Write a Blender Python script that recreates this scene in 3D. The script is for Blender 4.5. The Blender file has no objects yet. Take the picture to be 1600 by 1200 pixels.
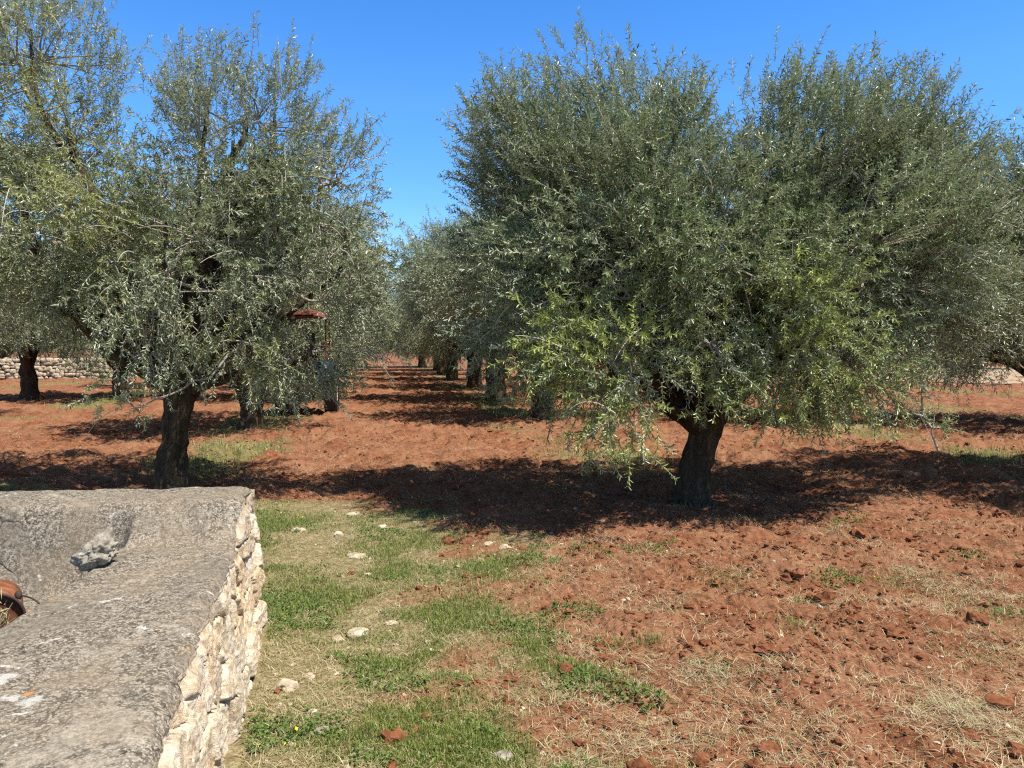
import bpy, bmesh, math
import numpy as np
from mathutils import Vector

SC = bpy.context.scene
COL = SC.collection
TAU = 2 * math.pi

# ------------------------------------------------------------------ helpers
def tag(o, label=None, cat=None, group=None, kind=None):
    if label: o['label'] = label
    if cat: o['category'] = cat
    if group: o['group'] = group
    if kind: o['kind'] = kind
    return o

def empty(name, loc=(0, 0, 0), rz=0.0):
    o = bpy.data.objects.new(name, None)
    o.location = loc; o.rotation_euler = (0, 0, rz); o.empty_display_size = 0.2
    COL.objects.link(o)
    return o

def link(name, me, mats, parent=None, loc=None):
    o = bpy.data.objects.new(name, me)
    for m in (mats if isinstance(mats, (list, tuple)) else [mats]):
        if m.name not in [x.name for x in me.materials]: me.materials.append(m)
    COL.objects.link(o)
    if parent is not None: o.parent = parent
    if loc is not None: o.location = loc
    return o

class Geo:
    """collects numpy vertices and faces for one mesh"""
    def __init__(self): self.V = []; self.F = []; self.n = 0; self.A = []
    def add(self, V, F, mat=0, smooth=False, attr=None):
        V = np.asarray(V, np.float32).reshape(-1, 3)
        F = np.asarray(F, np.int64)
        self.V.append(V); self.F.append((F + self.n, mat, smooth)); self.n += len(V)
        a = np.zeros((len(V), 2), np.float32)
        if attr is not None: a[:] = attr
        self.A.append(a)
    def mesh(self, name, attrs=()):
        me = bpy.data.meshes.new(name)
        V = np.concatenate(self.V)
        me.vertices.add(len(V)); me.vertices.foreach_set('co', V.ravel())
        li = np.concatenate([f.ravel() for f, _, _ in self.F]).astype(np.int32)
        tot = np.concatenate([np.full(len(f), f.shape[1], np.int32) for f, _, _ in self.F])
        st = np.concatenate([[0], np.cumsum(tot)[:-1]]).astype(np.int32)
        mi = np.concatenate([np.full(len(f), m, np.int32) for f, m, _ in self.F])
        sm = np.concatenate([np.full(len(f), s, bool) for f, _, s in self.F])
        me.loops.add(len(li)); me.loops.foreach_set('vertex_index', li)
        me.polygons.add(len(tot)); me.polygons.foreach_set('loop_start', st)
        me.polygons.foreach_set('material_index', mi)
        me.polygons.foreach_set('use_smooth', sm)
        if attrs:
            A = np.concatenate(self.A)
            for k, nm in enumerate(attrs):
                at = me.attributes.new(nm, 'FLOAT', 'POINT')
                at.data.foreach_set('value', np.ascontiguousarray(A[:, k]))
        me.update(calc_edges=True)
        return me

def unit(v): return v / np.maximum(np.linalg.norm(v, axis=-1, keepdims=True), 1e-9)
def sstep(a, b, x):
    t = np.clip((x - a) / (b - a), 0, 1); return t * t * (3 - 2 * t)

_perm = np.random.default_rng(7).permutation(256); _perm = np.concatenate([_perm, _perm, _perm])
_grad = unit(np.random.default_rng(8).normal(size=(256, 3)))
def noise3(x, y, z):
    x, y, z = np.broadcast_arrays(np.asarray(x, float), np.asarray(y, float), np.asarray(z, float))
    xi, yi, zi = np.floor(x).astype(int), np.floor(y).astype(int), np.floor(z).astype(int)
    fx, fy, fz = x - xi, y - yi, z - zi
    u, v, w = [f * f * f * (f * (f * 6 - 15) + 10) for f in (fx, fy, fz)]
    r = 0
    for dx in (0, 1):
        for dy in (0, 1):
            for dz in (0, 1):
                g = _grad[_perm[_perm[_perm[(xi + dx) & 255] + ((yi + dy) & 255)] + ((zi + dz) & 255)]]
                d = g[..., 0] * (fx - dx) + g[..., 1] * (fy - dy) + g[..., 2] * (fz - dz)
                r = r + d * (u if dx else 1 - u) * (v if dy else 1 - v) * (w if dz else 1 - w)
    return r * 1.5
_g2 = np.stack([np.cos(np.linspace(0, TAU, 256, endpoint=False)), np.sin(np.linspace(0, TAU, 256, endpoint=False))], 1)
def noise2(x, y, s=0):
    x = np.asarray(x, float); y = np.asarray(y, float)
    xi, yi = np.floor(x).astype(int), np.floor(y).astype(int)
    fx, fy = x - xi, y - yi
    u, v = [f * f * f * (f * (f * 6 - 15) + 10) for f in (fx, fy)]
    r = 0
    for dx in (0, 1):
        for dy in (0, 1):
            g = _g2[_perm[_perm[(xi + dx + s * 17) & 255] + ((yi + dy + s * 5) & 255)]]
            r = r + (g[..., 0] * (fx - dx) + g[..., 1] * (fy - dy)) * (u if dx else 1 - u) * (v if dy else 1 - v)
    return r * 1.5
def fbm2(x, y, o=4, s=0):
    r = 0; a = 1.0
    for k in range(o): r = r + a * noise2(x * 2 ** k, y * 2 ** k, s + k); a *= .5
    return r
def fbm3(P, o=4):
    r = 0; a = 1.0
    for k in range(o): r = r + a * noise3(P[..., 0] * 2 ** k, P[..., 1] * 2 ** k, P[..., 2] * 2 ** k + 3.7 * k); a *= .5
    return r

def tubes(P, R, k=5, cap=False):
    """P (N,M,3) centre lines, R (N,M) radii -> verts, quads"""
    N, M, _ = P.shape
    T = np.empty_like(P); T[:, 1:-1] = P[:, 2:] - P[:, :-2]; T[:, 0] = P[:, 1] - P[:, 0]; T[:, -1] = P[:, -1] - P[:, -2]
    T = unit(T)
    ref = np.where(np.abs(unit(P[:, -1] - P[:, 0])[:, 2:3]) > .8, np.array([[1., 0, 0]]), np.array([[0, 0, 1.]]))[:, None, :]
    A = unit(np.cross(T, np.broadcast_to(ref, T.shape))); B = np.cross(T, A)
    a = np.linspace(0, TAU, k, endpoint=False)
    V = P[:, :, None, :] + R[:, :, None, None] * (A[:, :, None, :] * np.cos(a)[None, None, :, None] + B[:, :, None, :] * np.sin(a)[None, None, :, None])
    idx = np.arange(N * M * k).reshape(N, M, k)
    q = np.stack([idx[:, :-1, :], np.roll(idx, -1, 2)[:, :-1, :], np.roll(idx, -1, 2)[:, 1:, :], idx[:, 1:, :]], -1).reshape(-1, 4)
    return V.reshape(-1, 3), q

def bez(p0, p1, p2, m):
    t = np.linspace(0, 1, m)[None, :, None]
    p0, p1, p2 = [np.asarray(p, float).reshape(-1, 1, 3) for p in (p0, p1, p2)]
    return (1 - t) ** 2 * p0 + 2 * t * (1 - t) * p1 + t * t * p2

# ------------------------------------------------------------------ camera
CAM_H, FPX, PITCH = 1.65, 1190.0, math.atan(60 / 1190)
cam = bpy.data.cameras.new('camera'); co = bpy.data.objects.new('camera', cam); COL.objects.link(co)
cam.sensor_width = 36; cam.lens = 36 * FPX / 1600; cam.clip_end = 6000; cam.clip_start = .05
co.location = (0, 0, CAM_H); co.rotation_euler = (math.pi / 2 - PITCH, 0, 0)
SC.camera = co
def W(px, py, d):
    """survey: where a photo point at depth d (metres along +Y) stands in the grove"""
    x, u = (px - 800) / FPX, (600 - py) / FPX
    c, s = math.cos(PITCH), math.sin(PITCH)
    y, z = c + u * s, -s + u * c
    return np.array([x / y * d, d, CAM_H + z / y * d])
def G(px, py):
    """ground point seen at px,py"""
    x, u = (px - 800) / FPX, (600 - py) / FPX
    c, s = math.cos(PITCH), math.sin(PITCH)
    y, z = c + u * s, -s + u * c
    d = -CAM_H / z
    return x * d, y * d

# ------------------------------------------------------------------ light
SUN_EL = math.radians(61); SUN_AZ = math.radians(121)      # azimuth clockwise from +Y
S = Vector((math.cos(SUN_EL) * math.sin(SUN_AZ), math.cos(SUN_EL) * math.cos(SUN_AZ), math.sin(SUN_EL)))
sun = bpy.data.lights.new('sun', 'SUN'); sun.energy = 5.0; sun.angle = math.radians(.53); sun.color = (1, .95, .86)
so = bpy.data.objects.new('sun', sun); COL.objects.link(so)
so.rotation_euler = (-S).to_track_quat('-Z', 'Y').to_euler(); so.location = (20, 0, 40)
wd = bpy.data.worlds.new('World'); SC.world = wd; wd.use_nodes = True
nt = wd.node_tree; bg = nt.nodes['Background']
sky = nt.nodes.new('ShaderNodeTexSky'); sky.sky_type = 'NISHITA'; sky.sun_disc = False
sky.sun_elevation = SUN_EL; sky.sun_rotation = SUN_AZ; sky.air_density = 1.0; sky.dust_density = .0; sky.ozone_density = 3.0; sky.altitude = 100
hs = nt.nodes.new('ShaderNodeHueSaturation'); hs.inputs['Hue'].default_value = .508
# clear spring sky: vivid low down, dimmed and greyed overhead to weaken fill light
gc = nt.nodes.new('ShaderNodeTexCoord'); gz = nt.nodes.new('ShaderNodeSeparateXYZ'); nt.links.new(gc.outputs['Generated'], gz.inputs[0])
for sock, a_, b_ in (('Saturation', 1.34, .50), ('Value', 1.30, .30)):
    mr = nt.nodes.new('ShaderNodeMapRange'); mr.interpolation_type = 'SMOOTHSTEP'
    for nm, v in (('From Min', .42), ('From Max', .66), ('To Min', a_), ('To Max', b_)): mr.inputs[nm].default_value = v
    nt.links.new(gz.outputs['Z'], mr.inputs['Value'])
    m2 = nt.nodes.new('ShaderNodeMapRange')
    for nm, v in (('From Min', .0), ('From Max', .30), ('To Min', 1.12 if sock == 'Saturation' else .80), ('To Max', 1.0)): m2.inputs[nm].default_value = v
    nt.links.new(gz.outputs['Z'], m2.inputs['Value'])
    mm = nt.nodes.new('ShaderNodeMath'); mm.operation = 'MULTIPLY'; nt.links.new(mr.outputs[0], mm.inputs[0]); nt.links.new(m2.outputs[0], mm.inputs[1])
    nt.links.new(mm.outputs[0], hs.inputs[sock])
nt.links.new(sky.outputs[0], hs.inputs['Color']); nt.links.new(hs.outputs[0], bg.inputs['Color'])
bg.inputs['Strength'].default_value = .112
SC.view_settings.view_transform = 'Standard'; SC.view_settings.look = 'None'
SC.view_settings.exposure = 0.76; SC.view_settings.gamma = 1
SC.cycles.max_bounces = 5; SC.cycles.diffuse_bounces = 3; SC.cycles.glossy_bounces = 2; SC.cycles.transmission_bounces = 3
SC.cycles.use_denoising = False
SC.cycles.filter_width = 1.2

# ------------------------------------------------------------------ materials
class M:
    def __init__(s, name, rough=.8, spec=.3):
        s.m = bpy.data.materials.new(name); s.m.use_nodes = True
        s.t = s.m.node_tree; s.N = s.t.nodes; s.p = s.N['Principled BSDF']; s.out = s.N['Material Output']
        s.p.inputs['Roughness'].default_value = rough; s.p.inputs['Specular IOR Level'].default_value = spec
    def n(s, ty, **kw):
        x = s.N.new(ty)
        for k, v in kw.items():
            if k in x.inputs: x.inputs[k].default_value = v
            else: setattr(x, k, v)
        return x
    def l(s, a, b): s.t.links.new(a, b)
    def pos(s):
        if not hasattr(s, '_pos'): s._pos = s.n('ShaderNodeNewGeometry')
        return s._pos.outputs['Position']
    def noise(s, scale, detail=4, rough=.6, vec=None, dist=0):
        x = s.n('ShaderNodeTexNoise'); x.inputs['Scale'].default_value = scale; x.inputs['Detail'].default_value = detail
        x.inputs['Roughness'].default_value = rough; x.inputs['Distortion'].default_value = dist
        s.l(vec if vec is not None else s.pos(), x.inputs['Vector']); return x.outputs['Fac']
    def ramp(s, fac, stops):
        x = s.n('ShaderNodeValToRGB'); e = x.color_ramp.elements
        while len(e) < len(stops): e.new(.5)
        for i, (p, c) in enumerate(stops):
            e[i].position = p; e[i].color = (*c, 1) if len(c) == 3 else c
        s.l(fac, x.inputs['Fac']); return x.outputs['Color']
    def mix(s, fac, a, b, mode='MIX'):
        x = s.n('ShaderNodeMix'); x.data_type = 'RGBA'; x.blend_type = mode
        for v, i in ((fac, 0), (a, 6), (b, 7)):
            if hasattr(v, 'is_output'): s.l(v, x.inputs[i])
            elif i == 0: x.inputs[0].default_value = v
            else: x.inputs[i].default_value = (*v, 1)
        return x.outputs[2]
    def math(s, op, a, b=0.0):
        x = s.n('ShaderNodeMath'); x.operation = op
        for v, i in ((a, 0), (b, 1)):
            if hasattr(v, 'is_output'): s.l(v, x.inputs[i])
            else: x.inputs[i].default_value = v
        return x.outputs[0]
    def attr(s, nm):
        x = s.n('ShaderNodeAttribute'); x.attribute_name = nm; return x.outputs['Fac']
    def color(s, c):
        if hasattr(c, 'is_output'): s.l(c, s.p.inputs['Base Color'])
        else: s.p.inputs['Base Color'].default_value = (*c, 1)
        return s
    def bump(s, h, strength=.5, dist=.02):
        x = s.n('ShaderNodeBump'); x.inputs['Strength'].default_value = strength; x.inputs['Distance'].default_value = dist
        s.l(h, x.inputs['Height']); s.l(x.outputs[0], s.p.inputs['Normal']); return s

def leaf_material(name, dark, light, under, young, trans=.22):
    k = M(name, .36, .5)
    top = k.mix(k.attr('tint'), dark, light)
    top = k.mix(k.attr('young'), top, young)
    und = k.mix(k.attr('young'), under, young)
    k.pos()
    c = k.mix(k._pos.outputs['Backfacing'], top, und)
    k.color(c)
    tr = k.n('ShaderNodeBsdfTranslucent'); tc = k.mix(.5, c, (.16, .20, .03)); k.l(tc, tr.inputs['Color'])
    ms = k.n('ShaderNodeMixShader'); ms.inputs[0].default_value = trans
    k.l(k.p.outputs[0], ms.inputs[1]); k.l(tr.outputs[0], ms.inputs[2]); k.l(ms.outputs[0], k.out.inputs['Surface'])
    return k.m
LEAF = leaf_material('olive_leaf', (.062, .104, .038), (.225, .285, .120), (.42, .47, .31), (.38, .44, .09), .20)
LEAF_GREY = leaf_material('olive_leaf_grey', (.080, .110, .048), (.265, .305, .150), (.45, .475, .33), (.46, .47, .10), .21)

k = M('twig_bark', .8, .2); c = k.mix(k.noise(6), (.20, .17, .13), (.36, .32, .26)); k.color(c); TWIG = k.m
k = M('olive_bark', .9, .15)
mp = k.n('ShaderNodeMapping'); tcn = k.n('ShaderNodeTexCoord'); mp.inputs['Scale'].default_value = (9, 9, 1.6); k.l(tcn.outputs['Object'], mp.inputs['Vector'])
f = k.noise(2.2, 8, .7, mp.outputs[0], .6)
k.color(k.ramp(f, [(.3, (.026, .017, .010)), (.55, (.085, .060, .038)), (.75, (.19, .145, .10))])); k.bump(f, 1.0, .05); BARK = k.m

# soil: terra rossa, lawn earth and untilled strips blended by what grows there
k = M('red_soil', .95, .08)
n1 = k.noise(1.3, 5, .65); n2 = k.noise(14, 6, .7); n3 = k.noise(70, 4, .7)
soil = k.ramp(n2, [(.28, (.080, .025, .011)), (.5, (.188, .072, .035)), (.72, (.305, .145, .083))])
soil = k.mix(k.ramp(n1, [(.4, (0, 0, 0)), (.66, (.7, .7, .7))]), soil, (.285, .150, .086))
soil = k.mix(k.ramp(n3, [(.63, (0, 0, 0)), (.70, (.75, .75, .75))]), soil, (.40, .26, .15))
lawn = k.ramp(n2, [(.3, (.14, .092, .048)), (.5, (.25, .185, .105)), (.7, (.40, .33, .21))])
lawn = k.mix(k.ramp(n3, [(.50, (0, 0, 0)), (.64, (.8, .8, .8))]), lawn, (.10, .13, .030))
strip = k.ramp(n2, [(.3, (.12, .085, .038)), (.5, (.20, .15, .068)), (.7, (.30, .24, .12))])
strip = k.mix(k.ramp(n1, [(.45, (0, 0, 0)), (.6, (.8, .8, .8))]), strip, (.10, .115, .036))
c = k.mix(k.attr('lawn'), soil, lawn); c = k.mix(k.attr('strip'), c, strip)
k.color(c)
bh = k.math('ADD', k.math('MULTIPLY', n2, 1.0), k.math('MULTIPLY', n3, .35)); k.bump(bh, .9, .03); SOIL = k.m
k = M('soil_clod', .95, .08); c = k.ramp(k.noise(20, 5, .7), [(.3, (.10, .033, .015)), (.55, (.19, .074, .036)), (.75, (.28, .13, .07))]); k.color(c); k.bump(k.noise(60), .6, .01); CLOD = k.m
def blade_material(name, a, b, c2, trans=.3):
    k = M(name, .6, .3); c = k.mix(k.attr('tint'), a, b); c = k.mix(k.attr('young'), c, c2); k.color(c)
    tr = k.n('ShaderNodeBsdfTranslucent'); k.l(c, tr.inputs['Color'])
    ms = k.n('ShaderNodeMixShader'); ms.inputs[0].default_value = trans
    k.l(k.p.outputs[0], ms.inputs[1]); k.l(tr.outputs[0], ms.inputs[2]); k.l(ms.outputs[0], k.out.inputs['Surface']); return k.m
GRASS = blade_material('green_grass', (.090, .145, .024), (.245, .30, .066), (.44, .38, .19))
STRAW = blade_material('dry_straw', (.24, .175, .095), (.60, .52, .34), (.30, .30, .10), .15)
WEED = blade_material('weed_leaf', (.055, .115, .022), (.15, .22, .045), (.75, .55, .02), .25)
k = M('limestone', .85, .25)
c = k.ramp(k.noise(18, 6, .7), [(.3, (.22, .17, .11)), (.5, (.40, .33, .23)), (.68, (.55, .48, .38))]); k.color(c); k.bump(k.noise(35, 6), .6, .01); LIME = k.m
k = M('grey_rock', .85, .25)
c = k.ramp(k.noise(26, 7, .75), [(.30, (.085, .073, .056)), (.46, (.225, .198, .155)), (.66, (.42, .38, .31))]); k.color(c); k.bump(k.noise(45, 6), .8, .01); ROCK = k.m
# plaster coping: gritty grey-brown lime concrete, lichen
k = M('weathered_plaster', .93, .12)
def vor(k, scale, out='Color', rnd=1.0):
    x = k.n('ShaderNodeTexVoronoi'); x.inputs['Scale'].default_value = scale; x.inputs['Randomness'].default_value = rnd; k.l(k.pos(), x.inputs['Vector']); return x.outputs[out]
def bw(k, c):
    x = k.n('ShaderNodeSeparateColor'); k.l(c, x.inputs[0]); return x.outputs[0]
a = k.noise(2.6, 6, .62); b = k.noise(38, 6, .8); g1 = bw(k, vor(k, 150)); g2 = bw(k, vor(k, 330)); d2 = k.noise(9, 5, .7)
c = k.ramp(b, [(.38, (.045, .037, .029)), (.50, (.135, .114, .088)), (.60, (.28, .245, .195))])
c = k.mix(k.ramp(g1, [(.60, (0, 0, 0)), (.80, (.75, .75, .75))]), c, (.42, .36, .285))
c = k.mix(k.ramp(g2, [(.0, (.8, .8, .8)), (.30, (0, 0, 0))]), c, (.075, .063, .052))
c = k.mix(k.ramp(a, [(.45, (0, 0, 0)), (.62, (.55, .55, .55))]), c, (.25, .195, .135))
cr = k.n('ShaderNodeTexVoronoi'); cr.feature = 'DISTANCE_TO_EDGE'; cr.inputs['Scale'].default_value = 1.25; wv = k.n('ShaderNodeTexNoise'); wv.inputs['Scale'].default_value = 6; k.l(k.pos(), wv.inputs['Vector']); va = k.n('ShaderNodeVectorMath'); va.operation = 'MULTIPLY_ADD'; k.l(wv.outputs['Color'], va.inputs[0]); va.inputs[1].default_value = (.22, .22, .22); k.l(k.pos(), va.inputs[2]); k.l(va.outputs[0], cr.inputs['Vector'])
crk = k.ramp(cr.outputs['Distance'], [(.0, (1, 1, 1)), (.006, (0, 0, 0))])
st_ = k.noise(1.7, 7, .72, None, .8); c = k.mix(k.ramp(st_, [(.50, (0, 0, 0)), (.58, (.55, .55, .55))]), c, k.ramp(b, [(.38, (.10, .085, .066)), (.6, (.20, .175, .14))]))
c = k.mix(k.ramp(st_, [(.36, (.6, .6, .6)), (.42, (0, 0, 0))]), c, k.ramp(b, [(.38, (.24, .20, .155)), (.6, (.40, .35, .28))]))
crk = k.math('MULTIPLY', crk, bw(k, k.ramp(k.noise(2.3, 3, .5), [(.50, (0, 0, 0)), (.60, (1, 1, 1))])))
c = k.mix(k.math('MULTIPLY', crk, .5), c, (.05, .042, .034))
c = k.mix(k.ramp(d2, [(.30, (.6, .6, .6)), (.42, (0, 0, 0))]), c, (.10, .092, .082))
li = k.noise(8.5, 7, .72, None, .5); c = k.mix(k.ramp(li, [(.638, (0, 0, 0)), (.662, (.8, .8, .8))]), c, (.50, .49, .46))
lo = k.noise(10.3, 4, .55); c = k.mix(k.ramp(lo, [(.725, (0, 0, 0)), (.74, (.85, .85, .85))]), c, (.50, .24, .05))
def spot(k, P, r0, r1):
    d = k.n('ShaderNodeVectorMath'); d.operation = 'DISTANCE'; k.l(k.pos(), d.inputs[0]); d.inputs[1].default_value = P
    e = k.math('ADD', d.outputs['Value'], k.math('MULTIPLY', k.math('SUBTRACT', k.noise(42, 6, .78), .5), r1 * 6.5))
    return k.ramp(k.math('DIVIDE', e, r1 * 2), [(r0 / r1 / 2, (1, 1, 1)), (r0 / r1 / 2 + .22, (0, 0, 0))])
for px_, py_, rw, rc, cl in ((48, 1096, .022, .034, (.44, .43, .40)), (5, 1062, .022, .034, (.44, .43, .40)), (20, 1090, .016, .026, (.43, .42, .39)), (45, 1083, .011, .012, (.50, .22, .045)), (175, 884, .010, .014, (.42, .30, .06))):
    w0 = W(px_, py_, 1.0); t_ = (.645 - CAM_H) / (w0[2] - CAM_H); c = k.mix(k.math('MULTIPLY', spot(k, (w0[0] * t_, t_, .645), rw, rc), .85), c, cl)
k.color(c)
h = k.math('ADD', k.math('MULTIPLY', b, .9), k.math('MULTIPLY', g1, .22)); h = k.math('ADD', h, k.math('MULTIPLY', d2, .6)); h = k.math('SUBTRACT', h, k.math('MULTIPLY', crk, 1.2)); k.bump(h, .65, .009); PLASTER = k.m
k = M('rubble_stone', .9, .2)
a = k.noise(2.6, 5, .6); b = k.noise(22, 7, .72); pz = k.n('ShaderNodeSeparateXYZ'); k.l(k.pos(), pz.inputs[0])
c = k.ramp(b, [(.27, (.20, .145, .09)), (.45, (.40, .325, .24)), (.66, (.60, .54, .45))])
c = k.mix(k.ramp(a, [(.48, (0, 0, 0)), (.66, (.6, .6, .6))]), c, k.ramp(b, [(.3, (.27, .155, .07)), (.65, (.52, .37, .21))]))
w = k.noise(5, 5, .65)
c = k.mix(k.ramp(w, [(.55, (0, 0, 0)), (.66, (.7, .7, .7))]), c, (.47, .46, .44))
tn = k.attr('tint'); c = k.mix(1.0, c, k.ramp(tn, [(0, (1.0, .97, .92)), (.4, (1.25, 1.22, 1.15)), (.7, (1.45, 1.44, 1.40)), (1, (1.25, 1.12, .93))]), 'MULTIPLY'); st2 = k.noise(1.0, 4, .6)
k.color(c); k.bump(b, .9, .025); RUBBLE = k.m
k = M('rust', .85, .3); c = k.ramp(k.noise(30, 6, .7), [(.3, (.17, .055, .026)), (.5, (.36, .125, .055)), (.7, (.54, .23, .10))]); k.color(c); k.bump(k.noise(80), .4, .004); RUST = k.m
k = M('shaded_rust', .9, .2); c = k.ramp(k.noise(26, 6, .7), [(.3, (.045, .018, .012)), (.5, (.11, .040, .024)), (.72, (.20, .085, .045))]); k.color(c); SHADED_RUST = k.m  # rust with the shade on the drum's end put into its colour
k = M('dark_iron', .7, .4); k.color(k.mix(k.noise(40), (.02, .016, .014), (.07, .04, .028))); IRON = k.m
k = M('red_canopy_paint', .75, .4); k.color(k.mix(k.noise(8), (.095, .024, .016), (.19, .060, .036))); REDP = k.m
k = M('blue_tractor_paint', .45, .4); k.color(k.mix(k.noise(9), (.022, .065, .10), (.045, .12, .16))); BLUEP = k.m
k = M('tyre_rubber', .9, .2); k.color(k.mix(k.noise(12), (.018, .017, .016), (.05, .04, .033))); TYRE = k.m
k = M('pale_dirt', .95, .1); c = k.ramp(k.noise(4, 7, .75), [(.3, (.24, .16, .095)), (.5, (.36, .27, .18)), (.7, (.50, .41, .30))]); k.color(c); k.bump(k.noise(9, 6), .8, .08); PALE = k.m

# ------------------------------------------------------------------ ground
UX, UY = -0.165, 0.986                                        # direction of the tree rows
def row_v(x, y): return x * UY - y * UX
ROWS = np.array([-19.6, -13.9, -8.2, -2.5, 3.2, 8.9, 14.6, 20.3])
def lawn_mask(x, y):
    xb = np.interp(y, [0, 2.9, 4.3, 5.5, 6.4, 7.3, 7.9, 8.5], [.1, .15, .2, .15, -.1, -.9, -1.7, -4.5])
    n = fbm2(x * 1.3, y * 1.3, 3, 3)
    return sstep(-.55, .55, xb - .12 + n * .85 - x) * sstep(8.9, 8.0, y + n * .5)
def strip_mask(x, y):
    v = row_v(x, y); dv = np.min(np.abs(v[..., None] - ROWS), -1)
    n = fbm2(x * .8, y * .8, 3, 9)
    return sstep(1.0, .35, dv + n * .6) * sstep(9.0, 11.0, y) * sstep(-.35, .25, fbm2(x * .35, y * .35, 2, 21))
def billow(x, y, s): return np.abs(noise2(x, y, s)) * 2 - .45
def ground_h(x, y, fine=True, L=None):
    if L is None: L = lawn_mask(x, y)
    r = np.hypot(x, y)
    far = sstep(45, 18, r)
    h = .05 * noise2(x * .22, y * .22, 1) * far
    till = (1 - .72 * L) * sstep(75, 28, r)
    wx = .035 * noise2(x * 11, y * 11, 41) + .014 * noise2(x * 27, y * 27, 42); wy = .035 * noise2(x * 11, y * 11, 43) + .014 * noise2(x * 27, y * 27, 44)
    h = h + till * ((.045 + .03 * sstep(6, 13, r)) * noise2(x * 1.1, y * 1.1, 2) + (.030 + .035 * sstep(6, 13, r)) * billow((x + wx) * 2.6, (y + wy) * 2.6, 3) + .018 * noise2((x + wx) * 6.5, (y + wy) * 6.5, 4))
    if fine: h = h + till * (.012 * billow((x + wx) * 13, (y + wy) * 13, 5) + .010 * noise2((x + wx) * 31, y * 31, 6))
    return h
def build_ground():
    r = np.concatenate([[.2, .7, 1.2, 1.6], np.exp(np.linspace(math.log(2.0), math.log(12), 560)), np.exp(np.linspace(math.log(12), math.log(70), 230))[1:],
                        np.exp(np.linspace(math.log(70), math.log(4000), 26))[1:]])
    a = np.concatenate([np.linspace(-math.radians(46), math.radians(46), 940), np.linspace(math.radians(46), TAU - math.radians(46), 60)[1:-1]])
    R, A = np.meshgrid(r, a, indexing='ij')
    x = R * np.sin(A); y = R * np.cos(A)
    L = lawn_mask(x, y); St = strip_mask(x, y)
    z = ground_h(x, y, True, L)
    g = Geo(); nr, na = R.shape
    i = np.arange(nr * na).reshape(nr, na)
    q = np.stack([i[:-1], np.roll(i, -1, 1)[:-1], np.roll(i, -1, 1)[1:], i[1:]], -1).reshape(-1, 4)[:, ::1]
    g.add(np.stack([x, y, z], -1), q[:, ::-1], 0, True, np.stack([L, St], -1).reshape(-1, 2))
    g.F.append((np.array([list(i[0])], dtype=np.int64)[:, ::-1], 0, True))
    o = link('ground', g.mesh('ground', ('lawn', 'strip')), SOIL)
    tag(o, kind='structure')
build_ground()

# ------------------------------------------------------------------ foliage
def leaves(g, B, A, N, ln, wd, tint, young, mat=0, fine=True):
    """leaf blades: base B, axis A, normal N; a folded lance shape"""
    n = len(B); A = unit(A); Sd = unit(np.cross(N, A)); N = np.cross(A, Sd)
    ln = ln[:, None]; wd = wd[:, None]
    at = np.stack([tint, young], -1)
    if fine:
        V = np.stack([B, B + A * ln * .30 + Sd * wd * .46 + N * wd * .12, B + A * ln * .68 + Sd * wd * .42 + N * wd * .10, B + A * ln - N * ln * .10,
                      B + A * ln * .68 - Sd * wd * .42 + N * wd * .10, B + A * ln * .30 - Sd * wd * .46 + N * wd * .12], 1)
        b = np.arange(n)[:, None] * 6
        F = np.concatenate([b + np.array([[0, 3, 2, 1]]), b + np.array([[0, 5, 4, 3]])])
        F = F[:, ::-1]; F = F[:, ::-1]
        g.add(V, F, mat, False, np.repeat(at, 6, 0))
    else:
        V = np.stack([B, B + A * ln * .5 + Sd * wd * .5, B + A * ln - N * ln * .06, B + A * ln * .5 - Sd * wd * .5], 1)
        b = np.arange(n)[:, None] * 4
        g.add(V, b + np.array([[0, 3, 2, 1]]), mat, False, np.repeat(at, 4, 0))

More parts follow.
